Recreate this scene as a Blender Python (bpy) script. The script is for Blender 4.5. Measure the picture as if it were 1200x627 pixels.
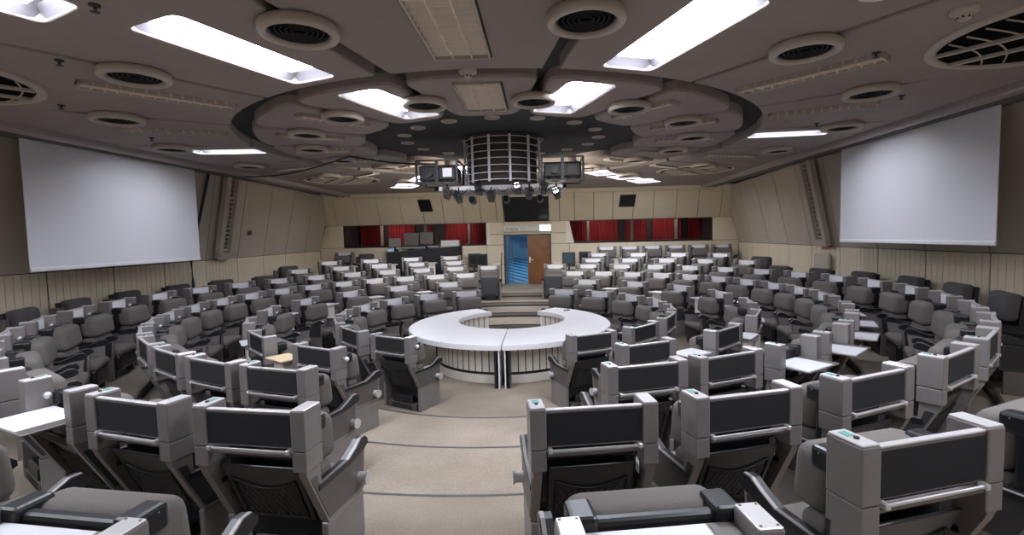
import bpy, bmesh, math, random
from mathutils import Vector, Matrix, Euler
random.seed(7)
PI = math.pi
for o in list(bpy.data.objects): bpy.data.objects.remove(o)
C = bpy.context.scene.collection
sc = bpy.context.scene

# ---------------------------------------------------------------- camera, world, exposure
cam = bpy.data.cameras.new('camera'); camo = bpy.data.objects.new('camera', cam); C.objects.link(camo)
cam.sensor_width = 36; cam.lens = 583/1200*36; cam.shift_x = -12.2/1200; cam.clip_start = .05; cam.clip_end = 100
YAW, PITCH, ROLL = .0462, .0641, .023
camo.matrix_world = Matrix.Translation((.84, -10.412, 2.67)) @ Matrix.Rotation(YAW, 4, 'Z') @ Matrix.Rotation(PI/2-PITCH, 4, 'X') @ Matrix.Rotation(-ROLL, 4, 'Z')
sc.camera = camo
w = bpy.data.worlds.new('world'); sc.world = w; w.use_nodes = True
w.node_tree.nodes['Background'].inputs[0].default_value = (.5, .5, .6, 1)
w.node_tree.nodes['Background'].inputs[1].default_value = .05
sc.view_settings.view_transform = 'Standard'; sc.view_settings.look = 'None'
sc.view_settings.gamma = 1; sc.view_settings.use_curve_mapping = False
sc.view_settings.exposure = 2.22
LAMP = 9.3; SPOT = 75  # SPOT: energy of the fill spotlights added behind the drum
try:
    sc.cycles.max_bounces = 8; sc.cycles.diffuse_bounces = 5; sc.cycles.use_denoising = True
except Exception: pass

# ---------------------------------------------------------------- materials
MATS = {}
def mat(name, col, rough=.6, metal=0, bump=0, scale=40, var=.0, spec=.5, emit=None, estr=0, trans=0, kind='noise', sheen=0, coat=0):
    if name in MATS: return MATS[name]
    m = bpy.data.materials.new(name); m.use_nodes = True; nt = m.node_tree; b = nt.nodes['Principled BSDF']
    b.inputs['Base Color'].default_value = (*col, 1); b.inputs['Roughness'].default_value = rough
    b.inputs['Metallic'].default_value = metal; b.inputs['Specular IOR Level'].default_value = spec
    if trans: b.inputs['Transmission Weight'].default_value = trans; b.inputs['IOR'].default_value = 1.05
    if coat: b.inputs['Coat Weight'].default_value = coat
    if emit:
        b.inputs['Emission Color'].default_value = (*emit, 1); b.inputs['Emission Strength'].default_value = estr
    if var or bump:
        tc = nt.nodes.new('ShaderNodeTexCoord'); n = nt.nodes.new('ShaderNodeTexNoise')
        n.inputs['Scale'].default_value = scale; n.inputs['Detail'].default_value = 5
        nt.links.new(tc.outputs['Object'], n.inputs['Vector'])
        if var:
            r = nt.nodes.new('ShaderNodeValToRGB')
            r.color_ramp.elements[0].position = .3; r.color_ramp.elements[1].position = .7
            r.color_ramp.elements[0].color = (*[c*(1-var) for c in col], 1); r.color_ramp.elements[1].color = (*[min(1, c*(1+var)) for c in col], 1)
            nt.links.new(n.outputs['Fac'], r.inputs['Fac']); nt.links.new(r.outputs['Color'], b.inputs['Base Color'])
        if bump:
            bp = nt.nodes.new('ShaderNodeBump'); bp.inputs['Strength'].default_value = bump; bp.inputs['Distance'].default_value = .01
            nt.links.new(n.outputs['Fac'], bp.inputs['Height']); nt.links.new(bp.outputs['Normal'], b.inputs['Normal'])
    MATS[name] = m; return m
M_post = mat('taupe_metal_paint', (.24, .215, .213), .38, .25, var=.06, scale=6)
M_cap = mat('pale_metal', (.62, .59, .60), .3, .35)
M_side = mat('grey_brown_laminate', (.105, .092, .086), .45, .1, var=.06, scale=8)
M_dark = mat('dark_laminate', (.032, .031, .034), .45)
M_black = mat('black_plastic', (.014, .014, .017), .35)
M_fabric = mat('black_fabric', (.016, .015, .018), .9, bump=.3, scale=300)
M_chrome = mat('chrome', (.72, .71, .72), .3, .6)
M_cush = mat('grey_wool_upholstery', (.145, .126, .118), .95, bump=.5, scale=220, var=.12)
M_cush_d = mat('charcoal_upholstery', (.075, .067, .07), .95, bump=.5, scale=220, var=.1)
M_white = mat('white_laminate', (.88, .86, .90), .4)
M_offwhite = mat('off_white_board', (.78, .73, .66), .5)
M_teal = mat('teal_sticker', (.10, .30, .26), .5)
M_ceil = mat('ceiling_plaster', (.34, .292, .272), .85, var=.05, scale=1.5)
M_ceild = mat('ceiling_void', (.035, .035, .038), .8)
M_collar = mat('cream_vent_collar', (.52, .455, .40), .5)
M_grille = mat('vent_grille', (.004, .004, .005), .9, spec=.05)
M_ringl = mat('vent_ring', (.016, .016, .017), .5, spec=.3)
M_louver = mat('louver_plastic', (.85, .76, .66), .5)
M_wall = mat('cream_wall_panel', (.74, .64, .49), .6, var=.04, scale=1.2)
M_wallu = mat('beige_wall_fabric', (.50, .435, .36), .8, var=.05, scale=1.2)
M_void = mat('wall_joint', (.02, .018, .016), .9)
M_screen = mat('projection_screen', (.80, .79, .85), .85)
M_wood = mat('door_wood', (.20, .065, .014), .4, var=.2, scale=3)
M_beige = mat('beige_board', (.62, .47, .30), .6)
M_em = mat('light_diffuser', (.9, .9, .9), .5, emit=(.86, .91, 1.0), estr=LAMP)
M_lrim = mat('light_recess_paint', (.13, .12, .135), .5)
M_glass = mat('window_glass', (1, 1, 1), .02, trans=1, spec=.6)
M_red = mat('red_curtain', (.22, .010, .016), .85, bump=.6, scale=6)
M_darkgrey = mat('dark_grey_and_riser_shade', (.05, .048, .05), .6)  # dark grey of small fittings, also the painted shade on the risers
M_nose = mat('step_nosing', (.08, .075, .08), .5, .2)
M_blue = mat('blue_wall', (.16, .30, .42), .7)
M_sign = mat('sign_face', (.62, .62, .58), .4)

def carpet_material():
    m = bpy.data.materials.new('carpet'); m.use_nodes = True; nt = m.node_tree; b = nt.nodes['Principled BSDF']
    b.inputs['Roughness'].default_value = .95; b.inputs['Specular IOR Level'].default_value = .15
    tc = nt.nodes.new('ShaderNodeTexCoord')
    def noise(s, d):
        n = nt.nodes.new('ShaderNodeTexNoise'); n.inputs['Scale'].default_value = s; n.inputs['Detail'].default_value = d
        nt.links.new(tc.outputs['Object'], n.inputs['Vector']); return n
    big = noise(.8, 6); fine = noise(60, 4)
    r = nt.nodes.new('ShaderNodeValToRGB'); r.color_ramp.elements[0].position = .35; r.color_ramp.elements[1].position = .65
    r.color_ramp.elements[0].color = (.30, .245, .195, 1); r.color_ramp.elements[1].color = (.42, .35, .285, 1)
    nt.links.new(big.outputs['Fac'], r.inputs['Fac'])
    mx = nt.nodes.new('ShaderNodeMixRGB'); mx.blend_type = 'MULTIPLY'; mx.inputs['Fac'].default_value = .45
    nt.links.new(r.outputs['Color'], mx.inputs['Color1']); nt.links.new(fine.outputs['Fac'], mx.inputs['Color2'])
    nt.links.new(mx.outputs['Color'], b.inputs['Base Color'])
    bp = nt.nodes.new('ShaderNodeBump'); bp.inputs['Strength'].default_value = .35; bp.inputs['Distance'].default_value = .01
    nt.links.new(fine.outputs['Fac'], bp.inputs['Height']); nt.links.new(bp.outputs['Normal'], b.inputs['Normal'])
    return m
M_carpet = carpet_material()
def stripe_material():
    m = bpy.data.materials.new('striped_corridor_floor'); m.use_nodes = True; nt = m.node_tree; b = nt.nodes['Principled BSDF']
    tc = nt.nodes.new('ShaderNodeTexCoord'); wv = nt.nodes.new('ShaderNodeTexWave'); wv.inputs['Scale'].default_value = 1.1
    wv.wave_type = 'BANDS'; wv.bands_direction = 'DIAGONAL'
    r = nt.nodes.new('ShaderNodeValToRGB'); r.color_ramp.elements[0].position = .45; r.color_ramp.elements[1].position = .55
    r.color_ramp.elements[0].color = (.03, .06, .10, 1); r.color_ramp.elements[1].color = (.15, .36, .5, 1)
    nt.links.new(tc.outputs['Object'], wv.inputs['Vector']); nt.links.new(wv.outputs['Fac'], r.inputs['Fac']); nt.links.new(r.outputs['Color'], b.inputs['Base Color'])
    b.inputs['Roughness'].default_value = .5
    return m
M_stripe = stripe_material()

# ---------------------------------------------------------------- mesh helpers
class MB:
    def __init__(s): s.v = []; s.f = []
    def add(s, vs, fs):
        n = len(s.v); s.v += [tuple(v) for v in vs]; s.f += [tuple(i+n for i in f) for f in fs]; return s
    def box(s, x0, x1, y0, y1, z0, z1, b=0, seg=1, M=None, skew=0):
        bm = bmesh.new()
        mt = Matrix.Translation(((x0+x1)/2, (y0+y1)/2, (z0+z1)/2)) @ Matrix.Diagonal((abs(x1-x0), abs(y1-y0), abs(z1-z0), 1))
        bmesh.ops.create_cube(bm, size=1, matrix=mt)
        if b:
            b = min(b, abs(x1-x0)*.49, abs(y1-y0)*.49, abs(z1-z0)*.49)
            bmesh.ops.bevel(bm, geom=list(bm.edges), offset=b, segments=seg, profile=.5, affect='EDGES', clamp_overlap=True)
        if skew:
            for v in bm.verts: v.co.y += skew*(v.co.z-z0)
        if M is not None: bmesh.ops.transform(bm, matrix=M, verts=bm.verts)
        s.frombm(bm); return s
    def frombm(s, bm):
        bm.verts.index_update(); s.add([v.co.copy() for v in bm.verts], [[v.index for v in f.verts] for f in bm.faces]); bm.free()
    def prism(s, pts, axis, a, b, M=None):
        # pts: 2D outline; extruded along axis ('x': pts are (y,z); 'z': (x,y); 'y': (x,z)) from a to b
        def P(p, t):
            return (t, p[0], p[1]) if axis == 'x' else ((p[0], p[1], t) if axis == 'z' else (p[0], t, p[1]))
        n = len(pts); vs = [Vector(P(p, a)) for p in pts]+[Vector(P(p, b)) for p in pts]
        if M is not None: vs = [M @ v for v in vs]
        s.add(vs, [list(range(n))[::-1], list(range(n, 2*n))]+[[i, (i+1) % n, n+(i+1) % n, n+i] for i in range(n)]); return s
    def cyl(s, p, q, r, n=12, r2=None, caps=True):
        p = Vector(p); q = Vector(q); d = (q-p).normalized(); r2 = r if r2 is None else r2
        u = d.orthogonal().normalized(); w_ = d.cross(u)
        vs = [p+(u*math.cos(t)+w_*math.sin(t))*r for t in [2*PI*i/n for i in range(n)]]+[q+(u*math.cos(t)+w_*math.sin(t))*r2 for t in [2*PI*i/n for i in range(n)]]
        fs = [[i, (i+1) % n, n+(i+1) % n, n+i] for i in range(n)]
        if caps: fs += [list(range(n))[::-1], list(range(n, 2*n))]
        s.add(vs, fs); return s
    def tube(s, pts, r, n=6):
        pts = [Vector(p) for p in pts]; rings = []
        for i, p in enumerate(pts):
            d = (pts[min(i+1, len(pts)-1)]-pts[max(i-1, 0)]).normalized()
            u = d.cross(Vector((0, 0, 1)))
            u = d.orthogonal().normalized() if u.length < .05 else u.normalized()
            w_ = d.cross(u); rings.append([p+(u*math.cos(2*PI*k/n)+w_*math.sin(2*PI*k/n))*r for k in range(n)])
        vs = [v for rg in rings for v in rg]
        fs = [[i*n+k, i*n+(k+1) % n, (i+1)*n+(k+1) % n, (i+1)*n+k] for i in range(len(pts)-1) for k in range(n)]
        fs += [list(range(n))[::-1], [(len(pts)-1)*n+k for k in range(n)]]
        s.add(vs, fs); return s
    def lathe(s, prof, n=32, c=(0, 0)):
        m = len(prof); vs = []
        for i in range(n):
            t = 2*PI*i/n
            for r, z in prof: vs.append((c[0]+r*math.cos(t), c[1]+r*math.sin(t), z))
        s.add(vs, [[i*m+j, ((i+1) % n)*m+j, ((i+1) % n)*m+j+1, i*m+j+1] for i in range(n) for j in range(m-1)]); return s
    def ball(s, c, r, sc_=(1, 1, 1)):
        bm = bmesh.new(); bmesh.ops.create_uvsphere(bm, u_segments=12, v_segments=8, radius=r, matrix=Matrix.Translation(c) @ Matrix.Diagonal((*sc_, 1))); s.frombm(bm); return s
    def quad(s, p, q, r, t, th):
        # slab from quad corners with thickness th along its normal (negative side)
        P = [Vector(x) for x in (p, q, r, t)]; n = (P[1]-P[0]).cross(P[3]-P[0]).normalized()*th
        s.add(P+[x-n for x in P], [[0, 1, 2, 3], [7, 6, 5, 4], [0, 4, 5, 1], [1, 5, 6, 2], [2, 6, 7, 3], [3, 7, 4, 0]]); return s
    def obj(s, name, m, parent=None, smooth=False, kind=None):
        me = bpy.data.meshes.new(name); me.from_pydata(s.v, [], s.f); me.update()
        bm = bmesh.new(); bm.from_mesh(me); bmesh.ops.recalc_face_normals(bm, faces=bm.faces); bm.to_mesh(me); bm.free()
        me.materials.append(m)
        if smooth:
            for p in me.polygons: p.use_smooth = True
        o = bpy.data.objects.new(name, me); C.objects.link(o)
        if parent: o.parent = parent
        if kind: o['kind'] = kind
        return o
def thing(name, label, cat, loc=(0, 0, 0), rz=0, group=None):
    o = bpy.data.objects.new(name, None); o.empty_display_size = .1; C.objects.link(o)
    o.location = loc; o.rotation_euler = (0, 0, rz); o['label'] = label; o['category'] = cat
    if group: o['group'] = group
    return o
def tag(o, label, cat, group=None):
    o['label'] = label; o['category'] = cat
    if group: o['group'] = group
    return o
def kids(o): return [c for c in bpy.data.objects if c.parent == o]
def tree(o): return [o, [(c, [d for d in kids(c)]) for c in kids(o)]]
def dup(tr, loc, rz, label, group=None, skip=()):
    r = tr[0].copy(); C.objects.link(r); r.location = loc; r.rotation_euler = (0, 0, rz); r['label'] = label
    if group: r['group'] = group
    for c, gs in tr[1]:
        k = c.name.split('.')[0]
        if k in skip: continue
        cc = c.copy(); C.objects.link(cc); cc.parent = r
        for g in gs:
            gg = g.copy(); C.objects.link(gg); gg.parent = cc
    return r
def struct(name, mb, m, parent=None, smooth=False):
    return mb.obj(name, m, parent, smooth, kind=None if parent else 'structure')
def pol(r, deg, z=0): a = math.radians(deg); return Vector((r*math.sin(a), -r*math.cos(a), z))
SIXTEENTH = 22.5
CZ = 4.50            # underside of the ceiling panels
RISE = .145
TIER = [0, RISE, 2*RISE, 3*RISE, 4*RISE, 5*RISE, .95]

# ================================================================ STRUCTURE
# ---- floor: rings of steps rising outwards
EDGE = [3.65, 4.96, 6.27, 7.60]
fl = MB(); N = 128
def annulus(mb, r0, r1, z):
    vs = []; 
    for i in range(N):
        t = 2*PI*i/N; vs += [(r0*math.cos(t), r0*math.sin(t), z), (r1*math.cos(t), r1*math.sin(t), z)]
    mb.add(vs, [[2*i, 2*i+1, (2*i+3) % (2*N), (2*i+2) % (2*N)] for i in range(N)])
def hoop(mb, r, z0, z1):
    vs = []
    for i in range(N):
        t = 2*PI*i/N; vs += [(r*math.cos(t), r*math.sin(t), z0), (r*math.cos(t), r*math.sin(t), z1)]
    mb.add(vs, [[2*i, (2*i+2) % (2*N), (2*i+3) % (2*N), 2*i+1] for i in range(N)])
fl.add([(EDGE[0]*math.cos(2*PI*i/N), EDGE[0]*math.sin(2*PI*i/N), 0) for i in range(N)], [list(range(N))])
for k, e in enumerate(EDGE):
    hoop(fl, e, k*RISE, (k+1)*RISE); annulus(fl, e, EDGE[k+1] if k < 3 else 17, (k+1)*RISE)
floor = struct('floor', fl, M_carpet)
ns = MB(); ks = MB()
for k, e in enumerate(EDGE):
    z = (k+1)*RISE
    annulus(ns, e-.012, e+.022, z+.003); hoop(ns, e-.012, z-.018, z+.003)
    hoop(ks, e-.004, z-RISE, z-RISE+.06)  # recess shade at the riser foot, put in as a dark strip
ns.obj('step_nosing', M_nose, floor); ks.obj('riser_shade_strip', M_darkgrey, floor)
for s in (-1, 1):     # two higher corner platforms at the far side
    arc = [pol(8.85, s*a) for a in [112+i*(171-112)/24 for i in range(25)]]
    pts = [(p.x, p.y) for p in arc]+[(s*1.35, 11.05), (s*8.95, 11.05), (s*8.55, 4)]
    struct('trim_%d' % (1 if s < 0 else 2), MB().prism(pts, 'z', .58, TIER[5]), M_carpet)
    struct('trim_%d' % (3 if s < 0 else 4), MB().prism([(s*2.9, 9.62), (s*2.9, 11.04), (s*8.9, 11.04), (s*8.8, 9.62)], 'z', TIER[5], TIER[6]), M_carpet)

# ---- side walls: vertical ribbed dado below, leaning panels above
SEAMS = [-12.4, -9.4, -7.9, -6.35, -4.7, -3.1, -1.63, -.2, 1.22, 2.77, 4.35, 5.95, 7.6, 9.35, 11.05]
def wx(y): return 8.4 if y < 2 else 8.4+.65*(y-2)/9.1
def wall_side(s, name):
    mb = MB(); up = MB(); back = MB()
    for y0, y1 in zip(SEAMS[:-1], SEAMS[1:]):
        n = 10; g = .012
        for i in range(n):
            a = y0+g+(y1-y0-2*g)*i/n; b = y0+g+(y1-y0-2*g)*(i+1)/n-.011
            xa, xb = s*wx(a), s*wx(b)
            mb.quad((xa, a, .3), (xb, b, .3), (xb, b, 2.185), (xa, a, 2.185), s*.02)
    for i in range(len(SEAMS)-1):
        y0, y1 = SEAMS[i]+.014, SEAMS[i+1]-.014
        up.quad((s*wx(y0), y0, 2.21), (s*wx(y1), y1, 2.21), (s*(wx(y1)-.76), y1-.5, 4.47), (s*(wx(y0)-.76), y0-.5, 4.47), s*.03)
    bk = [(s*(wx(-12.6)+.03)), s*(wx(11.2)+.03)]
    for ya, yb in ((-13, 2), (2, 11.3)):
        xa, xb = s*(wx(ya)+.025), s*(wx(yb)+.025)
        back.quad((xa, ya, 0), (xb, yb, 0), (xb, yb, 2.2), (xa, ya, 2.2), -s*.1)
        back.quad((xa, ya, 2.2), (xb, yb, 2.2), (xb-s*.74, yb, 4.7), (xa-s*.74, ya, 4.7), -s*.1)
    o = struct(name, mb, M_wall)
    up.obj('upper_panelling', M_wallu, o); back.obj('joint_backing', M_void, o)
    return o
wall_side(-1, 'wall_left'); wall_side(1, 'wall_right')

# ---- far wall with two windows and a doorway
YF = 11.1
fw = MB()
def fbox(x0, x1, z0, z1, mb=fw, g=.008):
    mb.box(x0+g, x1-g, YF, YF+.06, z0+g, z1-g, .004)
Z0 = .58
WZ0, WZ1 = 2.29, 3.27
for x0, x1 in zip([-9.05, -7.98, -6.7, -5.4, -4.1, -2.85, -1.68], [-7.98, -6.7, -5.4, -4.1, -2.85, -1.68, -.93]):
    fbox(x0, x1, Z0, 1.45); fbox(x0, x1, 1.45, WZ0)
for x0, x1 in zip([1.1, 1.9, 3.15, 4.35, 5.55, 6.75, 7.95], [1.9, 3.15, 4.35, 5.55, 6.75, 7.95, 9.05]):
    fbox(x0, x1, Z0, 1.45); fbox(x0, x1, 1.45, WZ0)
fbox(-9.05, -7.98, WZ0, WZ1); fbox(7.95, 9.05, WZ0, WZ1)
for x0, x1 in ((-1.62, -.93), (1.1, 1.78)):
    fbox(x0, x1, WZ0, 2.75); fbox(x0, x1, 2.75, WZ1)
fbox(-.93, 1.1, 2.72, WZ1)
wf = struct('wall_far', fw, M_wall)
fu = MB(); xs = [-9.3, -8.2, -7.25, -6.3, -5.3, -4.35, -3.48, -2.63, -1.88, -1.2, -.9, 1.04, 1.5, 2.13, 2.95, 3.75, 4.6, 5.45, 6.4, 7.3, 8.25, 9.3]
def lean(z): return YF-1.4*(z-3.28)/1.24
for x0, x1 in zip(xs[:-1], xs[1:]):
    a, b = x0+.01, x1-.01; k = .965
    fu.quad((a, YF, 3.29), (b, YF, 3.29), (b*k, lean(4.36), 4.36), (a*k, lean(4.36), 4.36), -.03)
fu.quad((-8.9, lean(4.38), 4.38), (8.9, lean(4.38), 4.38), (8.6, lean(4.52), 4.52), (-8.6, lean(4.52), 4.52), -.03)
fu.obj('upper_panelling', M_wall, wf)
bk = MB()
bk.box(-9.3, -7.98, YF+.06, YF+.12, .3, 4.7); bk.box(7.95, 9.3, YF+.06, YF+.12, .3, 4.7)
bk.box(-8, -.93, YF+.06, YF+.12, .3, WZ0-.01); bk.box(1.1, 8, YF+.06, YF+.12, .3, WZ0-.01); bk.box(-8, 8, YF+.06, YF+.12, WZ1+.01, 4.7)
bk.box(-1.6, -.93, YF+.06, YF+.12, .3, 3.3); bk.box(1.1, 1.8, YF+.06, YF+.12, .3, 3.3); bk.box(-1, 1.1, YF+.06, YF+.12, 2.74, 3.3)
bk.obj('joint_backing', M_void, wf)
struct('wall_rear', MB().box(-9.3, 9.3, -13.1, -13, .3, 4.7), M_wallu)

def window(i, x0, x1, slant):
    # slanted inner jamb, black frame, glass
    fr = MB(); t = .035; xi0, xi1 = (x0, x1)
    for (a, b, c, d) in ((x0, x1, WZ0, WZ0+t), (x0, x1, WZ1-t, WZ1)): fr.box(a, b, YF+.0, YF+.16, c, d)
    fr.box(x0, x0+t, YF, YF+.16, WZ0, WZ1); fr.box(x1-t, x1, YF, YF+.16, WZ0, WZ1)
    f = struct('window_%d' % i, fr, M_black)
    g = MB().box(x0+t, x1-t, YF+.10, YF+.108, WZ0+t, WZ1-t); g.obj('pane', M_glass, f)
    jb = MB(); 
    xj = x1 if slant > 0 else x0
    d = -slant*.18
    jb.prism([(xj, WZ0+.02), (xj+slant*.14, WZ0+.02), (xj+slant*.14, WZ1-.02), (xj+d*.0-slant*.0, WZ1-.02)], 'y', YF-.012, YF+.02)
    jb.prism([(xj-slant*.0, WZ1-.02), (xj-slant*.0, WZ0+.02), (xj-slant*.20, WZ0+.02)], 'y', YF-.012, YF+.04) if slant < 0 else None
    jb.obj('jamb', M_offwhite, f)
    # booth behind
    r = MB(); r.box(x0-.2, x1+.2, YF+2.6, YF+2.7, 1.6, 3.9)
    return f
w1 = window(1, -7.98, -1.68, 1); w2 = window(2, 1.9, 7.95, -1)

# interpreter booths behind the windows
for i, (x0, x1) in enumerate(((-8.2, -1.3), (1.5, 8.2))):
    sh = MB(); sh.box(x0, x1, YF+2.4, YF+2.5, 1.4, 3.9); sh.box(x0-.1, x0, YF+.13, YF+2.5, 1.4, 3.9); sh.box(x1, x1+.1, YF+.13, YF+2.5, 1.4, 3.9)
    sh.box(x0, x1, YF+.13, YF+2.5, 3.8, 3.9); sh.box(x0, x1, YF+.13, YF+2.5, 1.4, 1.5)
    b = struct('trim_%d' % (5+i), sh, M_dark)
    for j, (a, c) in enumerate(((.02, .19), (.22, .40), (.47, .52), (.62, .99)) if i == 0 else ((.02, .42), (.47, .62), (.66, .86), (.9, .99))):
        cu = MB(); xa = x0+(x1-x0)*a; xb = x0+(x1-x0)*c; n = max(4, int((xb-xa)/.12)); pts = []
        vs = []
        for k in range(n*2+1):
            x = xa+(xb-xa)*k/(n*2); y = YF+2.3+.04*(k % 2); vs += [(x, y, 1.55), (x, y, 3.75)]
        cu.add(vs, [[2*k, 2*k+2, 2*k+3, 2*k+1] for k in range(n*2)])
        cu.obj('curtain', M_red, None)
        o = bpy.data.objects[-1] if False else None
    dk = MB(); dk.box(x0+.2, x1-.2, YF+.3, YF+.95, 2.30, 2.36, .01); dk.box(x0+.2, x1-.2, YF+.88, YF+.93, 1.5, 2.3)
    t = tag(dk.obj('booth_desk', M_dark), 'long dark desk inside the %s interpreter booth window' % ('left' if i == 0 else 'right'), 'desk')
    for j in range(3):
        xx = x0+(x1-x0)*(.2+.3*j)
        p = MB().box(xx-.05, xx+.05, YF+1.6, YF+1.75, 1.5, 3.8)
        tag(p.obj('booth_pillar', mat('booth_grey', (.2, .22, .22), .5)), ['left', 'middle', 'right'][j]+' grey pillar in the %s booth' % ('left' if i == 0 else 'right'), 'pillar', None)
ci = 0
for o in bpy.data.objects:
    if o.name.split('.')[0] == 'curtain':
        side = 'left' if ci < 4 else 'right'
        tag(o, '%s pleated red curtain behind the %s booth glass' % (['leftmost', 'second', 'third', 'rightmost'][ci % 4], side), 'curtain', 'red curtains in the booths'); ci += 1
for i, x in enumerate((-6.3, -3.2, 3.2, 6.3)):
    t = thing('booth_lamp', 'lamp on the ceiling of the %s booth, %s' % (('left', 'right')[i//2], ('left half', 'right half')[i % 2]), 'lamp', (x, YF+1.2, 3.78))
    MB().box(-.3, .3, -.08, .08, -.03, 0, .005).obj('diffuser', mat('booth_lamp', (1, 1, 1), .5, emit=(1, .85, .7), estr=14), t)

# doorway: blue-lit corridor, wooden leaf closed on the right half, frame
dr = MB(); fx0, fx1, dz0, dz1 = -.93, 1.1, Z0, 2.72
dr.box(fx0, fx0+.05, YF-.02, YF+.12, dz0, dz1); dr.box(fx1-.05, fx1, YF-.02, YF+.12, dz0, dz1); dr.box(fx0, fx1, YF-.02, YF+.12, dz1-.05, dz1)
d0 = struct('door_1', dr, M_dark)
lf = MB().box(.09, fx1-.05, YF+.0, YF+.045, dz0+.01, dz1-.05, .004).obj('door_leaf', M_wood, d0)
hd = MB(); hd.cyl((.18, YF, 1.62), (.18, YF-.06, 1.62), .015); hd.box(.16, .34, YF-.075, YF-.055, 1.605, 1.635, .006); hd.box(.15, .21, YF-.008, YF, 1.50, 1.74, .003)
hd.obj('door_handle', M_chrome, lf)
ol = MB().box(-.86, -.82, YF+.12, YF+.95, dz0+.01, dz1-.05, .004); ol.box(-.72, -.69, YF+.12, YF+.16, dz0, dz1-.05); ol.box(-.60, -.575, YF+.12, YF+.16, dz0, dz1-.05)
ol.obj('open_leaf', mat('blue_grey_door', (.08, .13, .2), .4), d0)
co = MB(); co.box(-1.2, 1.3, YF+5, YF+5.1, .5, 3.2); co.box(-1.3, -1.2, YF+.13, YF+5.1, .5, 3.2); co.box(1.2, 1.3, YF+.13, YF+5.1, .5, 3.2); co.box(-1.3, 1.3, YF+.13, YF+5.1, 3.1, 3.2)
cw = struct('wall_corridor', co, M_blue)
MB().box(-1.2, 1.2, YF+.0, YF+5, .585, .592).obj('striped_floor', M_stripe, cw)
MB().box(-.5, .3, YF+4.93, YF+5, 2.0, 2.5, .01).obj('wall_panel', mat('blue_panel', (.05, .16, .3), .5), cw)
MB().prism([(12.0, .585), (15.9, 1.5), (15.9, .585)], 'x', -1.19, 1.19).obj('striped_ramp', M_stripe, cw)
t = thing('corridor_lamp', 'cool blue lamp on the corridor ceiling behind the door', 'lamp', (0, YF+1.8, 3.09))
MB().box(-.5, .5, -.9, .9, -.04, 0, .01).obj('diffuser', mat('corridor_light', (.6, .8, 1), .5, emit=(.5, .78, 1), estr=2.2), t)

# ---- ceiling
cl = MB().box(-7.75, 7.75, -13, 9.85, 4.66, 4.76)
ceiling = struct('ceiling', cl, M_ceild)
def offset_poly(pts, d):
    n = len(pts); out = []
    for i in range(n):
        p0, p1, p2 = [Vector(pts[(i+k) % n]) for k in (-1, 0, 1)]
        a = (p1-p0).normalized(); b = (p2-p1).normalized()
        na = Vector((-a.y, a.x)); nb = Vector((-b.y, b.x)); m = (na+nb)
        m = m/max(.3, m.length_squared/2) if m.length > 1e-6 else na
        out.append((p1.x+m.x*d, p1.y+m.y*d))
    return out
def slab(mb, outline, holes, z0, z1, c=.035):
    # outline ccw; holes ccw; rounded lower rim
    ins = offset_poly(outline, c); mid = offset_poly(outline, c*.3)
    bm = bmesh.new()
    def ring(pts, z): return [bm.verts.new((p[0], p[1], z)) for p in pts]
    rings = [ring(outline, z1), ring(outline, z0+c), ring(mid, z0+c*.3), ring(ins, z0)]
    n = len(outline)
    for A, B in zip(rings[:-1], rings[1:]):
        for i in range(n): bm.faces.new((A[i], A[(i+1) % n], B[(i+1) % n], B[i]))
    edges = []
    for i in range(n): edges.append(bm.edges.get((rings[-1][i], rings[-1][(i+1) % n])))
    for h in holes:
        h0 = offset_poly(h, -c*.6); m = len(h)
        r0 = ring(h0, z0); r1 = ring(offset_poly(h, -c*.15), z0+c*.3); r2 = ring(h, z0+c); r3 = ring(h, z1)
        for A, B in ((r0, r1), (r1, r2), (r2, r3)):
            for i in range(m): bm.faces.new((A[i], A[(i+1) % m], B[(i+1) % m], B[i]))
        for i in range(m): edges.append(bm.edges.get((r0[i], r0[(i+1) % m])))
    bmesh.ops.triangle_fill(bm, use_beauty=True, use_dissolve=False, edges=edges)
    mb.frombm(bm)
def round_corners(pts, rad, k=4):
    n = len(pts); out = []
    for i in range(n):
        p0, p1, p2 = Vector(pts[i-1]), Vector(pts[i]), Vector(pts[(i+1) % n])
        rr = rad[i] if isinstance(rad, (list, tuple)) else rad
        if rr <= 0: out.append(tuple(p1)); continue
        rr = min(rr, (p0-p1).length*.45, (p2-p1).length*.45)
        a = p1+(p0-p1).normalized()*rr; b = p1+(p2-p1).normalized()*rr
        for j in range(k+1):
            t = j/k; q = a*(1-t)**2+p1*2*t*(1-t)+b*t*t; out.append((q.x, q.y))
    return out
def rect_hole(r0, r1, wid, deg, rad=.08, off=0):
    c = pol(1, deg).xy; s = Vector((-c.y, c.x))
    pts = [c*r0-s*(wid/2-off), c*r1-s*(wid/2-off), c*r1+s*(wid/2+off), c*r0+s*(wid/2+off)]
    P = [tuple(p) for p in pts]
    ar = sum(P[i][0]*P[(i+1) % 4][1]-P[(i+1) % 4][0]*P[i][1] for i in range(4))
    if ar < 0: P = P[::-1]
    return round_corners(P, rad)
LX, LY0, LY1 = 7.0, -12.9, 9.75
def clip(r, deg):
    c = pol(1, deg); t = 1e9
    if abs(c.x) > 1e-6: t = min(t, LX/abs(c.x))
    if c.y > 1e-6: t = min(t, LY1/c.y)
    if c.y < -1e-6: t = min(t, LY0/c.y)
    return c*t
FIX = []   # (kind, r0, r1, width, deg)
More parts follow.
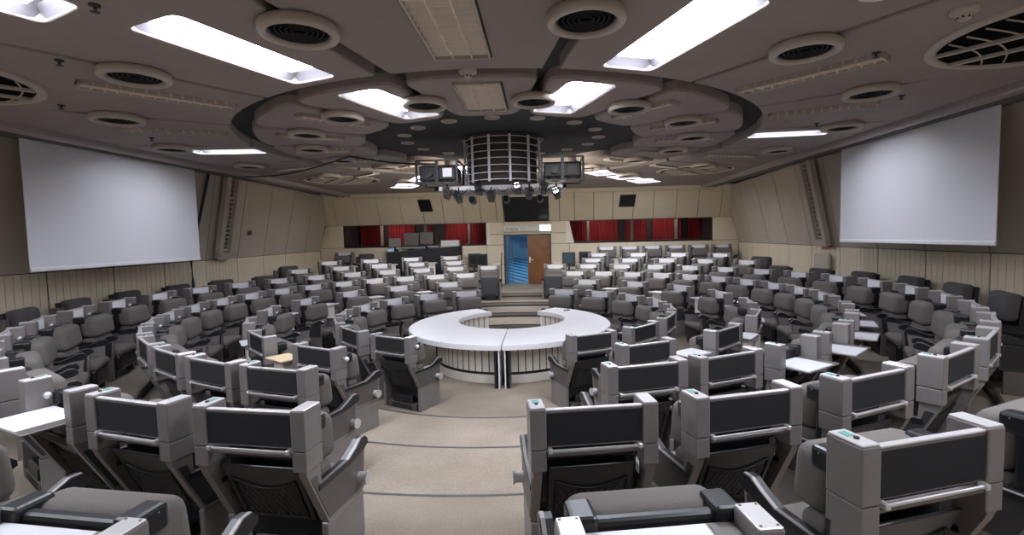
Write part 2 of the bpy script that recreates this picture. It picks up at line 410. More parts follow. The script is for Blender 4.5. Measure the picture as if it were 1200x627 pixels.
OUTER = {0: ('grid3', 5.2, 7.0, .60, 0.4), 22.5: ('lamp', 5.0, 6.75, .62, 21), -22.5: ('lamp', 5.0, 6.75, .62, -20.6),
         45: ('grid2', 5.0, 6.6, .27, 43.3), -45: ('grid2', 5.0, 6.6, .27, -41.5), 67.5: ('grid1', 4.95, 6.4, .2, 64.5), -67.5: ('grid1', 4.95, 6.4, .2, -64.5),
         90: ('lamp', 4.9, 6.35, .5, 85.2), -90: ('lamp', 4.9, 6.25, .5, -85.3), 112.5: ('grid1', 5.0, 6.4, .24, 110), -112.5: ('grid1', 5.0, 6.4, .24, -110),
         135: ('grid1', 5.0, 6.1, .24, 131), -135: ('grid1', 5.0, 6.1, .24, -131), 157.5: ('lamp', 5.0, 6.2, .7, 152.5), -157.5: ('lamp', 5.1, 6.7, .5, -148.9), 180: ('grid3', 5.2, 6.6, .6, 180)}
INNER = {0: ('grid3', 3.05, 4.4, .60, .8), 22.5: ('lamp', 2.95, 4.42, .60, 19.5), -22.5: ('lamp', 2.95, 4.42, .60, -19.5),
         157.5: ('lamp', 2.95, 4.3, .55, 157.5), -157.5: ('lamp', 2.95, 4.3, .55, -157.5)}
for a in (45, 67.5, 90, 112.5, 135, 180): INNER[a] = ('grid2', 3.1, 4.2, .24, a-5); INNER[-a] = ('grid2', 3.1, 4.2, .24, -a+5)
EXTRA = [('lamp', 7.15, 8.7, .62, -24.5), ('lamp', 7.15, 8.7, .62, 24.5), ('lamp', 6.5, 7.8, .8, 150.8), ('lamp', 8.15, 9.5, .85, 150.0), ('lamp', 7.5, 8.9, .8, -150.5),
         ('lamp', 9.3, 10.9, .62, -19), ('lamp', 9.3, 10.9, .62, 19), ('lamp', 8.3, 9.9, .62, -40), ('lamp', 8.3, 9.9, .62, 40)]
for i in range(16):
    d = i*SIXTEENTH; d = d-360 if d > 180 else d
    for zone, tab in (('outer', OUTER), ('inner', INNER)):
        f = tab.get(d) or tab.get(-d)
        h = rect_hole(f[1], f[2], f[3], f[4], .09 if f[0] == 'lamp' else .02)
        FIX.append(f)
        if zone == 'outer':
            L = []; R = []
            wide = None
            # side edges of the sector, with a groove that narrows outwards and closes at r 7
            def edge_pts(sgn):
                a = d+sgn*SIXTEENTH/2; c = pol(1, a); s = Vector((-c.y, c.x, 0))*(-sgn)
                if s.dot(pol(1, d)) < 0: s = -s
                g_ = .095 if abs(abs((a+180) % 360-180)-11.25) < 1 else .042; e_ = 9.2 if abs(abs((a+180) % 360-180)-33.75) < 1 else 6.95
                return [c*4.86+s*g_, c*6.0+s*g_, c*6.25+s*g_*.8, c*(e_-.15)+s*.034, c*e_]
            A = edge_pts(-1); B = edge_pts(1)
            ca = clip(0, d-SIXTEENTH/2); cb = clip(0, d+SIXTEENTH/2)
            arc = [pol(4.86, d+SIXTEENTH/2*t) for t in (.75, .5, .25, 0, -.25, -.5, -.75)]
            pts = A+[ca]
            # rectangle corner in this sector?
            for cx_, cy_ in ((LX, LY0), (LX, LY1), (-LX, LY0), (-LX, LY1)):
                ang = math.degrees(math.atan2(cx_, -cy_)); dd = (ang-d+180) % 360-180
                if abs(dd) < SIXTEENTH/2: pts.append(Vector((cx_, cy_, 0)))
            pts += [cb]+B[::-1]+arc
            P = [(p.x, p.y) for p in pts]
            ar = sum(P[j][0]*P[(j+1) % len(P)][1]-P[(j+1) % len(P)][0]*P[j][1] for j in range(len(P)))
            holes = [h]
            for e in EXTRA:
                dd = (e[4]-d+180) % 360-180
                if abs(dd) < SIXTEENTH/2: holes.append(rect_hole(e[1], e[2], e[3], e[4], .09))
            # keep the outer border square (no rounding) by a small chamfer
            if ar < 0: P = P[::-1]
            mb = MB(); slab(mb, P, [q for q in holes], CZ, 4.66, .022)
        else:
            a0, a1 = d-SIXTEENTH/2, d+SIXTEENTH/2
            def off(r, a, s_): c = pol(1, a); t = Vector((-c.y, c.x, 0)); t = t if t.dot(pol(1, d)) > 0 else -t; return c*r+t*s_
            q = [off(4.50, a0, .07), off(4.50, a1, .07), off(2.78, a1, .07), off(2.78, a0, .07)]
            arc = [pol(4.56, d+SIXTEENTH/2*t) for t in (-.6, -.2, .2, .6)]
            pts = [q[0]]+arc+[q[1]]+[q[2]]+[pol(2.70, d)]+[q[3]]
            P = [(p.x, p.y) for p in pts]
            ar = sum(P[j][0]*P[(j+1) % len(P)][1]-P[(j+1) % len(P)][0]*P[j][1] for j in range(len(P)))
            rad = [.16, 0, 0, 0, 0, .16, .22, 0, .22]
            if ar < 0: P = P[::-1]; rad = rad[::-1]
            P = round_corners(P, rad)
            mb = MB(); slab(mb, P, [h], CZ, 4.66, .045)
        mb.obj('ceiling_panel', M_ceil, ceiling)
FIX += EXTRA

# ceiling fixtures -------------------------------------------------
def where(deg, r):
    side = 'left' if deg < -2 else ('right' if deg > 2 else 'middle')
    ff = 'near' if abs(deg) < 60 else ('side' if abs(deg) < 120 else 'far')
    return ff, side
ORD = ['first', 'second', 'third', 'fourth', 'fifth', 'sixth', 'seventh', 'eighth', 'ninth', 'tenth', 'eleventh', 'twelfth', 'thirteenth', 'fourteenth', 'fifteenth', 'sixteenth', 'seventeenth', 'eighteenth', 'nineteenth', 'twentieth']
def spoke_word(deg):
    k = int(round(abs(deg)/SIXTEENTH)); return ('middle', 'first', 'second', 'third', 'fourth', 'fifth', 'sixth', 'seventh', 'far end')[min(k, 8)]
for kind, r0, r1, wd, deg in FIX:
    side = 'left' if deg < -2 else 'right'
    mid = abs(deg) < 2 or abs(deg) > 178
    ringw = 'inner ring' if r1 < 4.6 else ('outer ring' if r0 < 6.5 else 'outermost zone')
    if r0 > 8 and abs(deg) > 90: ringw = 'corner beyond the outer ring'
    placew = ('at the near middle' if abs(deg) < 2 else 'at the far middle') if mid else '%s panel from the camera, %s side' % (spoke_word(deg), side)
    c = pol((r0+r1)/2, deg); L = r1-r0
    if r0 > 6.4 and kind == 'lamp':
        placew = {-24.5: 'top left corner of the photo', 24.5: 'right of the near middle', 150.8: 'second of three far right', 150.0: 'last of three far right', -150.5: 'last far left'}.get(deg, '%s side above the camera, %d' % (side, 0) if False else 'above the camera, %s %s' % ('inner' if abs(deg) < 30 else 'outer', side)); ringw = 'outermost zone'
    if kind == 'lamp':
        t = thing('ceiling_light', 'bright recessed ceiling light, %s, %s' % (ringw, placew), 'light', (c.x, c.y, CZ), math.radians(deg), 'recessed bright ceiling lights')
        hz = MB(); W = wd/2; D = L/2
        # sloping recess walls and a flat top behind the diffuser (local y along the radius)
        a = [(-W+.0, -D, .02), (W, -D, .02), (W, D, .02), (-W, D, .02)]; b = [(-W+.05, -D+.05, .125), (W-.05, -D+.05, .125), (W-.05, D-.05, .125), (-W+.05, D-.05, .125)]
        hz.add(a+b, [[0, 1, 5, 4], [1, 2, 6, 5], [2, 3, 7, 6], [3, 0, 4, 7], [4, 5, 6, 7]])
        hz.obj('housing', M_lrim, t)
        MB().box(-W+.07, W-.07, -D+.12, D-.12, .095, .115, .004).obj('diffuser', M_em, t)
    else:
        t = thing('louvre_light', 'unlit cream louvred ceiling light, %s, %s' % (ringw, placew), 'light', (c.x, c.y, CZ), math.radians(deg), 'unlit louvred ceiling lights')
        W = wd/2-.012; D = L/2-.012; fr = MB(); zb, zt = (-.02, .05) if kind == 'grid3' else (-.045, .05)
        for x0, x1, y0, y1 in ((-W, W, -D, -D+.02), (-W, W, D-.02, D), (-W, -W+.02, -D, D), (W-.02, W, -D, D)): fr.box(x0, x1, y0, y1, zb, zt, .003)
        fr.obj('frame', M_collar, t)
        g = MB(); cols = {'grid3': 3, 'grid2': 2, 'grid1': 1}[kind]; rows = int(L/.115)
        for k in range(1, cols): x = -W+2*W*k/cols; g.prism([(x-.02, .045), (x+.02, .045), (x+.004, zb+.004), (x-.004, zb+.004)], 'y', -D, D)
        for k in range(1, rows):
            y = -D+2*D*k/rows; g.prism([(y-.026, .045), (y+.026, .045), (y+.004, zb+.006), (y-.004, zb+.006)], 'x', -W, W)
        g.obj('louvre_grid', M_louver, t)
        MB().box(-W, W, -D, D, .05, .07).obj('reflector', M_side, t)

# round air vents on the spokes
def make_vent(R):
    t = thing('air_vent', '', 'vent', (0, 0, CZ), 0)
    r = R; k = .80*R
    MB().lathe([(r-.02, 0), (r, -.015), (r, -.07), (r-.012, -.088), (r-.03, -.095), (k, -.09), (k-.01, -.07), (k-.01, 0)], 40).obj('collar', M_collar, t, True)
    MB().lathe([(0.001, -.03), (k*.5, -.045), (k, -.03)], 32).obj('grille', M_grille, t)
    g = MB()
    for q in (.25, .42, .58, .74, .9): g.lathe([(k*q-.006, -.04), (k*q, -.062), (k*q+.006, -.05), (k*q+.004, -.035)], 32)
    g.obj('grille_rings', M_ringl, t, True)
    return t
v_out = make_vent(.33); v_in = make_vent(.30); T_out, T_in = tree(v_out), tree(v_in)
ov = v_out; iv = v_in; n_ = 0
for i in range(16):
    d = (i+.5)*SIXTEENTH; d = d-360 if d > 180 else d
    side = 'left' if d < 0 else 'right'; idx = int((abs(d)-11.25)/22.5+.5)
    for (R_, T_, zone) in ((6.25, T_out, 'outer'), (3.75, T_in, 'inner')):
        lab = 'round cream rimmed air vent, %s from the near middle, %s side of the %s ring' % (ORD[idx], side, zone)
        p = pol(R_, d)
        if i == 0:
            o = T_[0]; o.location = (p.x, p.y, CZ); o['label'] = lab
        else: o = dup(T_, (p.x, p.y, CZ), 0, lab)
        o['group'] = 'round vents of the %s ring' % zone
# small round downlights around the drum in the dark disc
t0 = thing('downlight', '', 'light', (0, 0, 4.66))
MB().lathe([(.135, 0), (.14, -.012), (.125, -.022), (.10, -.018), (.09, 0)], 24).obj('trim_ring', M_collar, t0, True)
MB().lathe([(.001, -.004), (.09, -.004)], 20).obj('lens', mat('downlight_lens', (.25, .25, .24), .3), t0)
g = MB()
for k in range(5): g.box(-.09, .09, -.075+k*.0375-.004, -.075+k*.0375+.004, -.018, -.006)
g.obj('slats', M_collar, t0)
T0 = tree(t0)
for i in range(16):
    d = i*SIXTEENTH; d = d-360 if d > 180 else d
    p = pol(1.98, d); lab = 'small round slatted downlight, %s around the drum on its %s side' % (spoke_word(d), 'left' if d < 0 else 'right')
    if d == 0: lab = 'small round slatted downlight nearest the camera below the drum disc'
    if i == 0: t0.location = (p.x, p.y, 4.66); t0['label'] = lab; o = t0
    else: o = dup(T0, (p.x, p.y, 4.66), 0, lab)
    o['group'] = 'small downlights in the dark disc'
# big barred round vents
GR = 52
for sx_, cy_, lab in ((-5.86, -5.38, 'large round barred ceiling vent at the near left corner'), (5.86, -5.38, 'large round barred ceiling vent at the near right corner'),
                      (-5.35, 4.75, 'large round barred ceiling vent at the far left corner'), (5.35, 4.75, 'large round barred ceiling vent at the far right corner')):
    t = thing('round_ceiling_grille', lab, 'vent', (sx_, cy_, CZ), 0, 'large round barred vents'); R_ = 1.12
    MB().lathe([(R_, 0), (R_, -.025), (R_-.03, -.035), (R_-.1, -.03), (R_-.1, -.004)], 64).obj('rim', M_collar, t, True)
    MB().lathe([(.001, -.004), (R_-.1, -.004)], 48).obj('dark_void', M_grille, t)
    b = MB(); rb = R_-.1
    for yy in (-.26, .22):
        h = math.sqrt(rb*rb-yy*yy); M_ = Matrix.Rotation(math.radians(GR*(1 if sx_*cy_ > 0 else -1)), 4, 'Z')
        b.box(-h, h, yy-.025, yy+.025, -.045, -.008, .004, M=M_)
    b.obj('bars', M_collar, t)
    b = MB()
    for k in range(-4, 5):
        xx = k*.2; pts = []
        for j in range(-8, 9):
            y = j/8*.9; x = xx+.22*math.cos(y*1.7)-.12
            if x*x+y*y < rb*rb: pts.append(M_ @ Vector((x, y, -.02)))
        if len(pts) > 2: b.tube(pts, .009, 5)
    b.obj('curved_slats', M_collar, t)

# cornice along the side walls
for s, nm in ((-1, 'trim_7'), (1, 'trim_8')):
    cb = MB().prism([(s*7.0, 4.66), (s*7.0, 4.43), (s*7.03, 4.40), (s*7.2, 4.40), (s*7.24, 4.43), (s*7.24, 4.66)], 'y', -12.9, 9.6)
    o = struct(nm, cb, mat('cornice_paint', (.40, .35, .345), .5))
    g = MB(); y = -12.8
    while y < 9.5: g.box(s*7.28, s*7.52, y, y+.03, 4.40, 4.43); y += .06
    g.box(s*7.26, s*7.29, -12.9, 9.6, 4.385, 4.43); g.box(s*7.51, s*7.54, -12.9, 9.6, 4.385, 4.43)
    g.obj('perforated_grille', mat('grille_grey', (.17, .155, .14), .6), o)
    MB().box(s*7.24, s*7.8, -12.9, 9.6, 4.5, 4.6).obj('shadow_gap', M_void, o)

# sprinkler heads, smoke detectors
for i, (x, y) in enumerate(((-3.9, -5.6), (-5.4, -4.1), (-2.55, -6.65), (4.35, -4.9), (5.85, -3.1), (5.6, -1.4), (-5.9, -2.0))):
    t = thing('sprinkler', '%s small dark sprinkler head on the ceiling, counted from the left' % ORD[[1, 2, 3, 4, 5, 6, 0][i]], 'sprinkler', (x, y, CZ), 0, 'sprinkler heads')
    MB().lathe([(.001, -.06), (.035, -.055), (.012, -.045), (.012, -.02), (.04, -.012), (.04, 0)], 12).obj('head', M_darkgrey, t)
for i, (x, y, lab) in enumerate(((.03, -4.85, 'cream smoke detector at the near edge of the inner ceiling ring'), (4.43, -5.9, 'cream smoke detector beside the near right round grille'))):
    t = thing('smoke_detector', lab, 'detector', (x, y, CZ))
    MB().lathe([(.10, .0), (.10, -.03), (.085, -.04), (.055, -.06), (.05, -.085), (.03, -.095), (.001, -.095)], 24).obj('body', M_collar, t, True)
    g = MB()
    for k in range(8): a = k*PI/4; g.box(-.008, .008, .046, .056, -.082, -.068, M=Matrix.Rotation(a, 4, 'Z'))
    g.obj('slots', M_black, t)
t = thing('round_cover', 'white round cover on the ceiling at the top right edge', 'cover', (3.47, -6.35, CZ)); MB().lathe([(.17, 0), (.17, -.03), (.12, -.05), (.001, -.055)], 24).obj('body', M_white, t, True)

# ================================================================ DRUM WITH LIGHTING RIG
t = thing('speaker_drum', 'round white caged loudspeaker drum hanging from the ceiling centre', 'loudspeaker', (0, 0, 4.66))
R_ = .785
MB().lathe([(.70, 0), (.70, -.93), (.001, -.93)], 48).obj('speaker_cloth', mat('speaker_cloth', (.075, .055, .045), .9, bump=.3, scale=200), t)
MB().lathe([(.86, 0), (.86, -.03), (.80, -.035), (.80, 0)], 48).obj('ceiling_collar', M_dark, t)
for k in range(12):
    a = math.radians(15+30*k); M_ = Matrix.Rotation(a, 4, 'Z')
    MB().box(-.022, .022, -R_-.015, -R_+.02, -.93, -.01, .004, M=M_).obj('upright_bar', M_white, t)
for k in range(7):
    z = -.06-.137*k; MB().lathe([(R_-.008, z), (R_+.006, z), (R_+.006, z-.014), (R_-.008, z-.014), (R_-.008, z)], 48).obj('hoop', M_white, t)
# truss platform under the drum
t = thing('truss_ring', 'pale metal truss carrying spotlights under the drum', 'truss', (0, 0, 3.57))
m = MB()
m.box(-1.28, 1.28, -.72, -.66, .0, .09, .005); m.box(-1.28, 1.28, .6, .66, .0, .09, .005)
m.box(-1.28, -1.2, -.72, .66, .0, .09, .005); m.box(1.2, 1.28, -.72, .66, .0, .09, .005)
m.obj('frame', M_cap, t)
m = MB()
for x in (-.6, -.2, .2, .6): m.cyl((x, -.69, .09), (x, -.4, .14), .012, 6); m.box(x-.02, x+.02, -.7, .64, .03, .07)
m.cyl((-.62, -.69, .05), (-.2, -.69, -.06), .01, 6); m.cyl((-.2, -.69, -.06), (.2, -.69, .05), .01, 6); m.cyl((.2, -.69, .05), (.62, -.69, -.06), .01, 6)
m.obj('cross_bars', M_post, t)
m = MB()
for k in range(9):
    x0 = -1.15+k*.27; pts = [(x0+.03*j, -.73, .03-.07*math.sin(PI*j/8)*(1+.5*(k % 2))) for j in range(9)]; m.tube(pts, .008, 5)
m.obj('cables', M_black, t)
for s, lab in ((-1, 'video projector in a black tube cage left of the drum'), (1, 'video projector in a black tube cage right of the drum')):
    t = thing('video_projector', lab, 'projector', (s*1.2, -.5, 3.70), 0, 'two caged projectors'); m = MB()
    X, Y, Z = .39, .38, .44
    for x in (-X, X):
        for y in (-Y, Y): m.box(x-.02, x+.02, y-.02, y+.02, 0, Z)
    for z in (.01, Z):
        for y in (-Y, Y): m.box(-X, X, y-.014, y+.014, z-.014, z+.014)
        for x in (-X, X): m.box(x-.014, x+.014, -Y, Y, z-.014, z+.014)
    m.box(-.03, .03, -Y-.01, -Y+.01, 0, Z)
    m.obj('cage', M_black, t)
    body = MB().box(-.36, .36, -.32, .30, .07, .35, .03, 2).obj('body', mat('projector_purple', (.06, .05, .058), .45) if s < 0 else mat('projector_olive', (.035, .035, .026), .45), t)
    MB().cyl((-.15, -.32, .2), (-.15, -.38, .2), .07, 20).obj('lens', M_black, body)
    MB().box(.1, .28, -.327, -.32, .13, .3, .003).obj('vent_plate', M_cap if s < 0 else M_side, body)
    g = MB()
    for k in range(5): g.box(-.33, -.24, -.328, -.32, .1+k*.04, .12+k*.04)
    g.obj('cooling_slots', M_black, body)
    cb = MB()
    for k in range(4):
        pts = [(-.3+.18*k+.09*j/6+.02*math.sin(j), -.36, .08-.09*math.sin(PI*j/6)) for j in range(7)]; cb.tube(pts, .01, 5)
    cb.obj('cables', M_black, t)
for i, (x, y, z, ry, lit, col) in enumerate(((-1.02, -.82, 3.50, .35, 0, M_side), (-.80, -.84, 3.42, -.2, 0, M_black), (-.40, -.84, 3.56, .1, 0, M_black), (-.17, -.84, 3.42, .1, 0, M_black),
                                      (.34, -.84, 3.56, -.1, 1, M_black), (.56, -.80, 3.46, .3, 0, M_black), (.84, -.84, 3.55, .15, 0, M_black), (1.08, -.84, 3.45, -.35, 1, M_black), (-.75, .72, 3.48, 0, 2, M_black), (0, .70, 3.48, 0, 2, M_black), (.75, .72, 3.48, 0, 2, M_black))):
    t = thing('stage_and_fill_spotlight', '%s stage spotlight from the left hanging under the drum truss, rear three added as fill' % ORD[i], 'spotlight', (x, y, z), 0, 'spotlights under the truss')
    M_ = Matrix.Rotation(ry, 4, 'Y') @ Matrix.Rotation(-.35, 4, 'X')
    if lit == 2:  # three rear spotlights added to brighten the far end of the hall
        M_ = Matrix.Rotation(PI, 4, 'Z') @ Matrix.Rotation(.12, 4, 'X')
        ld = bpy.data.lights.new('added_fill_beam', 'SPOT'); ld.energy = SPOT; ld.color = (1, .90, .74); ld.spot_size = 1.7; ld.spot_blend = .9; ld.shadow_soft_size = .12
        lo = bpy.data.objects.new('added_fill_beam', ld); C.objects.link(lo); lo.parent = t; lo.location = (0, .28, -.02); lo.rotation_euler = (PI/2+.10, 0, -x*.75)
    m = MB(); m.box(-.06, .06, -.08, .12, -.07, .07, .02, 2, M=M_); m.obj('lamp_housing', col, t)
    m = MB(); m.cyl(M_ @ Vector((0, -.07, 0)), M_ @ Vector((0, -.17, 0)), .06, 16, .07); m.obj('snoot', col, t)
    m = MB(); m.cyl(M_ @ Vector((0, -.172, 0)), M_ @ Vector((0, -.176, 0)), .055, 16)
    m.obj('lens', mat('spot_lit', (1, 1, 1), .3, emit=(1, .97, .9), estr=3) if lit else M_darkgrey, t)
    m = MB()
    for k in range(4): m.box(-.07, .07, -.24, -.17, -.003, .003, M=M_ @ Matrix.Rotation(k*PI/2, 4, 'Y') @ Matrix.Translation((0, 0, .075)) @ Matrix.Rotation(.35, 4, 'X'))
    m.obj('barn_doors', col, t)
    m = MB(); m.box(-.085, -.075, -.02, .02, -.02, .13); m.box(.075, .085, -.02, .02, -.02, .13); m.box(-.085, .085, -.02, .02, .12, .13); m.cyl((0, 0, .13), (0, .04, .19), .015, 8)
    m.obj('yoke', M_black, t)
# black cable slung across the ceiling and the one on the left wall
pts = []
for a, b, n in (((-7.3, 2.75, 4.42), (-3.3, .2, 4.45), 14), ((-3.3, .2, 4.45), (-1.3, -.3, 4.15), 10)):
    A, B = Vector(a), Vector(b)
    for j in range(n+1): q = A.lerp(B, j/n); q.z -= .14*math.sin(PI*j/n)*(1 if n > 10 else .35); pts.append(q)
tag(MB().tube(pts, .018, 6).obj('ceiling_cable', M_black), 'black cable slung across the ceiling from left wall to the drum', 'cable')
tag(MB().tube([(-7.60, 1.9, 4.4), (-7.86, 1.95, 3.6), (-8.07, 2.0, 3.0), (-8.31, 2.05, 2.25), (-8.33, 2.1, 1.6), (-8.33, 2.1, .62)], .035, 6).obj('wall_cable', M_black), 'thick black cable bundle hanging down beside the left projection screen', 'cable')

# ================================================================ SCREENS AND WALL FITTINGS
for s, y0, y1, z0, lab in ((-1, -2.78, 1.18, 2.26, 'large white projection screen hanging on the left wall'), (1, -2.80, 1.06, 2.36, 'large white projection screen hanging on the right wall')):
    t = thing('projection_screen', lab, 'projection screen', (s*7.45, (y0+y1)/2, z0), 0, 'two projection screens'); h = (y1-y0)/2
    MB().box(-.006, .006, -h, h, .02, 4.42-z0, 0).obj('sheet', M_screen, t)
    MB().box(-.018, .018, -h, h, 0, .07, .012, 2).obj('bottom_bar', M_white, t)
    MB().box(-.05, .05, -h-.03, h+.03, 4.40-z0, 4.50-z0, .01).obj('roller_case', M_darkgrey, t)
# tall slatted air outlets in the leaning walls
for s in (-1, 1):
    t = thing('wall_air_outlet', 'tall leaning slatted air outlet on the %s wall beside the screen' % ('left' if s < 0 else 'right'), 'vent', (0, 0, 0), 0, 'two wall air outlets')
    def L(y, z, off=0): return Vector((s*(wx(y)-.76*(z-2.21)/2.26-off), y-.5*(z-2.21)/2.26, z))
    y0, y1 = 3.0, 3.85
    fr = MB()
    for a, b in ((y0, y0+.2), (y1-.3, y1)): fr.quad(L(a, 2.3, .12), L(b, 2.3, .12), L(b, 4.46, .12), L(a, 4.46, .12), s*.12)
    fr.quad(L(y0, 2.24, .12), L(y1, 2.24, .12), L(y1, 2.4, .12), L(y0, 2.4, .12), s*.12)
    fr.obj('frame', M_wallu, t)
    MB().quad(L(y0+.2, 2.35, .02), L(y1-.3, 2.35, .02), L(y1-.3, 4.46, .02), L(y0+.2, 4.46, .02), s*.02).obj('dark_slot', M_void, t)
    sl = MB()
    for k in range(17): z = 2.46+k*.12; sl.quad(L(y0+.2, z, .10), L(y1-.3, z, .10), L(y1-.3, z+.018, .10), L(y0+.2, z+.018, .10), s*.07)
    sl.obj('slats', M_offwhite, t)
# display over the door and two small ones, all leaning with the wall
def lean_panel(name, x0, x1, z0, z1, m, lab, cat, frame=M_black):
    t = thing(name, lab, cat, (0, 0, 0)); e = .05
    P = lambda x, z, o: (x, lean(z)-o, z)
    MB().quad(P(x0, z0, e), P(x1, z0, e), P(x1, z1, e), P(x0, z1, e), -e).obj('casing', frame, t)
    b = .03; MB().quad(P(x0+b, z0+b, e+.006), P(x1-b, z0+b, e+.006), P(x1-b, z1-b, e+.006), P(x0+b, z1-b, e+.006), -.005).obj('panel_face', m, t)
    return t, P
t, P = lean_panel('display_board', -.86, 1.02, 3.31, 4.24, mat('dark_glass', (.012, .018, .016), .12), 'large dark glass display board above the door', 'display')
g = MB()
for k in range(6): z = 3.42+k*.13; g.quad(P(-.8, z, .058), P(.96, z, .058), P(.96, z+.012, .058), P(-.8, z+.012, .058), -.002)
g.obj('line_strips', mat('display_line', (.06, .075, .06), .3), t)
lean_panel('wall_monitor', -4.36, -3.84, 3.8, 4.24, mat('blue_screen', (.01, .04, .10), .15), 'small dark blue monitor on the far wall, left of the door', 'monitor')
lean_panel('wall_monitor', 3.92, 4.55, 3.8, 4.22, M_dark, 'small black monitor on the far wall, right of the door', 'monitor')

# exit sign
t = thing('exit_sign', 'long pale sign reading Ausgang with a lit exit pictogram', 'sign', (.09, YF-.14, 2.98))
MB().box(-1.03, 1.03, -.06, .13, -.14, .14, .015, 2).obj('sign_box', M_sign, t)
MB().box(.55, 1.0, -.066, -.058, -.12, .13, .004).obj('lit_panel', mat('lit_exit', (.7, 1, .95), .4, emit=(.75, 1, .95), estr=.9), t)
cu = bpy.data.curves.new('sign_text', 'FONT'); cu.body = 'Ausgang'; cu.size = .15; cu.extrude = .002
o = bpy.data.objects.new('sign_text', cu); C.objects.link(o); o.parent = t; o.location = (-.9, -.064, -.05); o.rotation_euler = (PI/2, 0, 0); cu.materials.append(M_darkgrey)
cu = bpy.data.curves.new('sign_text_small', 'FONT'); cu.body = 'Exit'; cu.size = .11; cu.extrude = .002
o = bpy.data.objects.new('sign_text_small', cu); C.objects.link(o); o.parent = t; o.location = (-.27, -.064, -.035); o.rotation_euler = (PI/2, 0, 0); cu.materials.append(mat('faint_print', (.35, .36, .35), .5))
g = MB(); g.box(.86, .90, -.07, -.065, .03, .09); g.box(.93, .97, -.07, -.065, .03, .09); g.box(.86, .90, -.07, -.065, -.08, -.01); g.box(.93, .97, -.07, -.065, -.08, -.01)
g.box(.60, .75, -.07, -.065, .03, .05); g.box(.60, .70, -.07, -.065, .07, .085)
g.obj('pictogram', mat('exit_green', (.02, .30, .24), .5), t)

bpy.context.view_layer.update()
for nm in ('sign_text', 'sign_text_small'):
    o = bpy.data.objects[nm]; me = bpy.data.meshes.new_from_object(o.evaluated_get(bpy.context.evaluated_depsgraph_get()))
    q = bpy.data.objects.new(nm+'_mesh', me); C.objects.link(q); q.parent = o.parent; q.location = o.location.copy(); q.rotation_euler = o.rotation_euler.copy()
    bpy.data.objects.remove(o); q.name = nm

# ================================================================ ROUND TABLE
OX, OY, IY = .05, .30, .80
def table_half(s, lab):
    t = thing('curved_table', lab, 'table', (OX, OY, 0), 0, 'two halves of the round table')
    def outer(a, d=0):   # a: degrees from the near axis
        x = (2.15+d)*math.sin(a); c = math.cos(a); return (x, -(2.24+d)*c if c > 0 else -(2.45+d)*c)
    def inner(a, d=0): return ((1.20+d)*math.sin(a), IY-OY-(1.20+d)*math.cos(a))
    a0, a1 = math.radians(.35), math.radians(152); K = 36
    A = [s*(a0+(a1-a0)*k/K) for k in range(K+1)]
    out = [outer(a) for a in A]; inn = [inner(a*1.0) for a in A]
    top = MB(); n = K+1
    vs = [(x, y, .685) for x, y in out]+[(x, y, .685) for x, y in inn]+[(x, y, .785) for x, y in out]+[(x, y, .785) for x, y in inn]
    fs = []
    for k in range(K):
        fs += [[k, k+1, n+k+1, n+k], [2*n+k, 2*n+k+1, 3*n+k+1, 3*n+k], [k, k+1, 2*n+k+1, 2*n+k], [n+k, n+k+1, 3*n+k+1, 3*n+k]]
    fs += [[0, n, 3*n, 2*n], [K, n+K, 3*n+K, 2*n+K]]
    bm = bmesh.new(); bv = [bm.verts.new(v) for v in vs]
    for f in fs: bm.faces.new([bv[i] for i in f])
    bmesh.ops.recalc_face_normals(bm, faces=bm.faces)
    ed = [e for e in bm.edges if len(e.link_faces) == 2 and e.calc_face_angle(0) > 1.0]
    bmesh.ops.bevel(bm, geom=ed, offset=.008, segments=2, affect='EDGES'); top.frombm(bm)
    top.obj('table_top', mat('table_white', (.80, .77, .80), .35), t)
    # slatted outer wall
    def wall(fn, a_lo, a_hi, step, name, z0=.0, z1=.68, kx=.985):
        m = MB(); dk = MB(); k = 0; a = a_lo
        while a < a_hi-1e-3:
            b = min(a+step, a_hi); g = step*.07
            p = [fn(s*(a+g)), fn(s*(b-g))]; 
            m.add([(p[0][0], p[0][1], .21), (p[1][0], p[1][1], .21), (p[1][0], p[1][1], z1), (p[0][0], p[0][1], z1)], [[0, 1, 2, 3]])
            q = [fn(s*(a)), fn(s*(b))]
            m.add([(q[0][0], q[0][1], 0), (q[1][0], q[1][1], 0), (q[1][0], q[1][1], .16), (q[0][0], q[0][1], .16)], [[0, 1, 2, 3]])
            ky = kx
            dk.add([(q[0][0]*kx, q[0][1]*ky, 0), (q[1][0]*kx, q[1][1]*ky, 0), (q[1][0]*kx, q[1][1]*ky, z1), (q[0][0]*kx, q[0][1]*ky, z1)], [[0, 1, 2, 3]])
            a = b
        o = m.obj(name, M_offwhite, t); dk.obj('dark_lining', M_black, o)
    fo = lambda a: (1.50*math.sin(a), -.38-1.50*math.cos(a)+.0)
    wall(fo, math.radians(5), math.radians(72), math.radians(5.2), 'slatted_front')
    wall(lambda a: inner(a, .10), math.radians(4), math.radians(150), math.radians(7), 'slatted_inside', kx=1.02)
    e = MB(); e.box(s*.045, s*.065, -2.2, -1.3, 0, .68, .003); e.obj('end_panel', M_white, t)
    e = MB(); e.box(s*.10, s*.14, -2.18, -1.3, 0, .68, .003); e.obj('end_panel', M_black, t)
    p = inner(s*math.radians(149), .08); q = outer(s*math.radians(151), -.25)
    e = MB(); e.quad((p[0], p[1], 0), (q[0], q[1], 0), (q[0], q[1], .69), (p[0], p[1], .69), .02); e.obj('end_panel', M_white, t)
    x, y = fo(s*math.radians(73)); e = MB(); e.box(x-.02, x+.02, y-.02, y+.02, 0, .69); e.obj('side_post', M_black, t)
    return t
table_half(-1, 'left half of the white curved conference table in the middle'); table_half(1, 'right half of the white curved conference table in the middle')
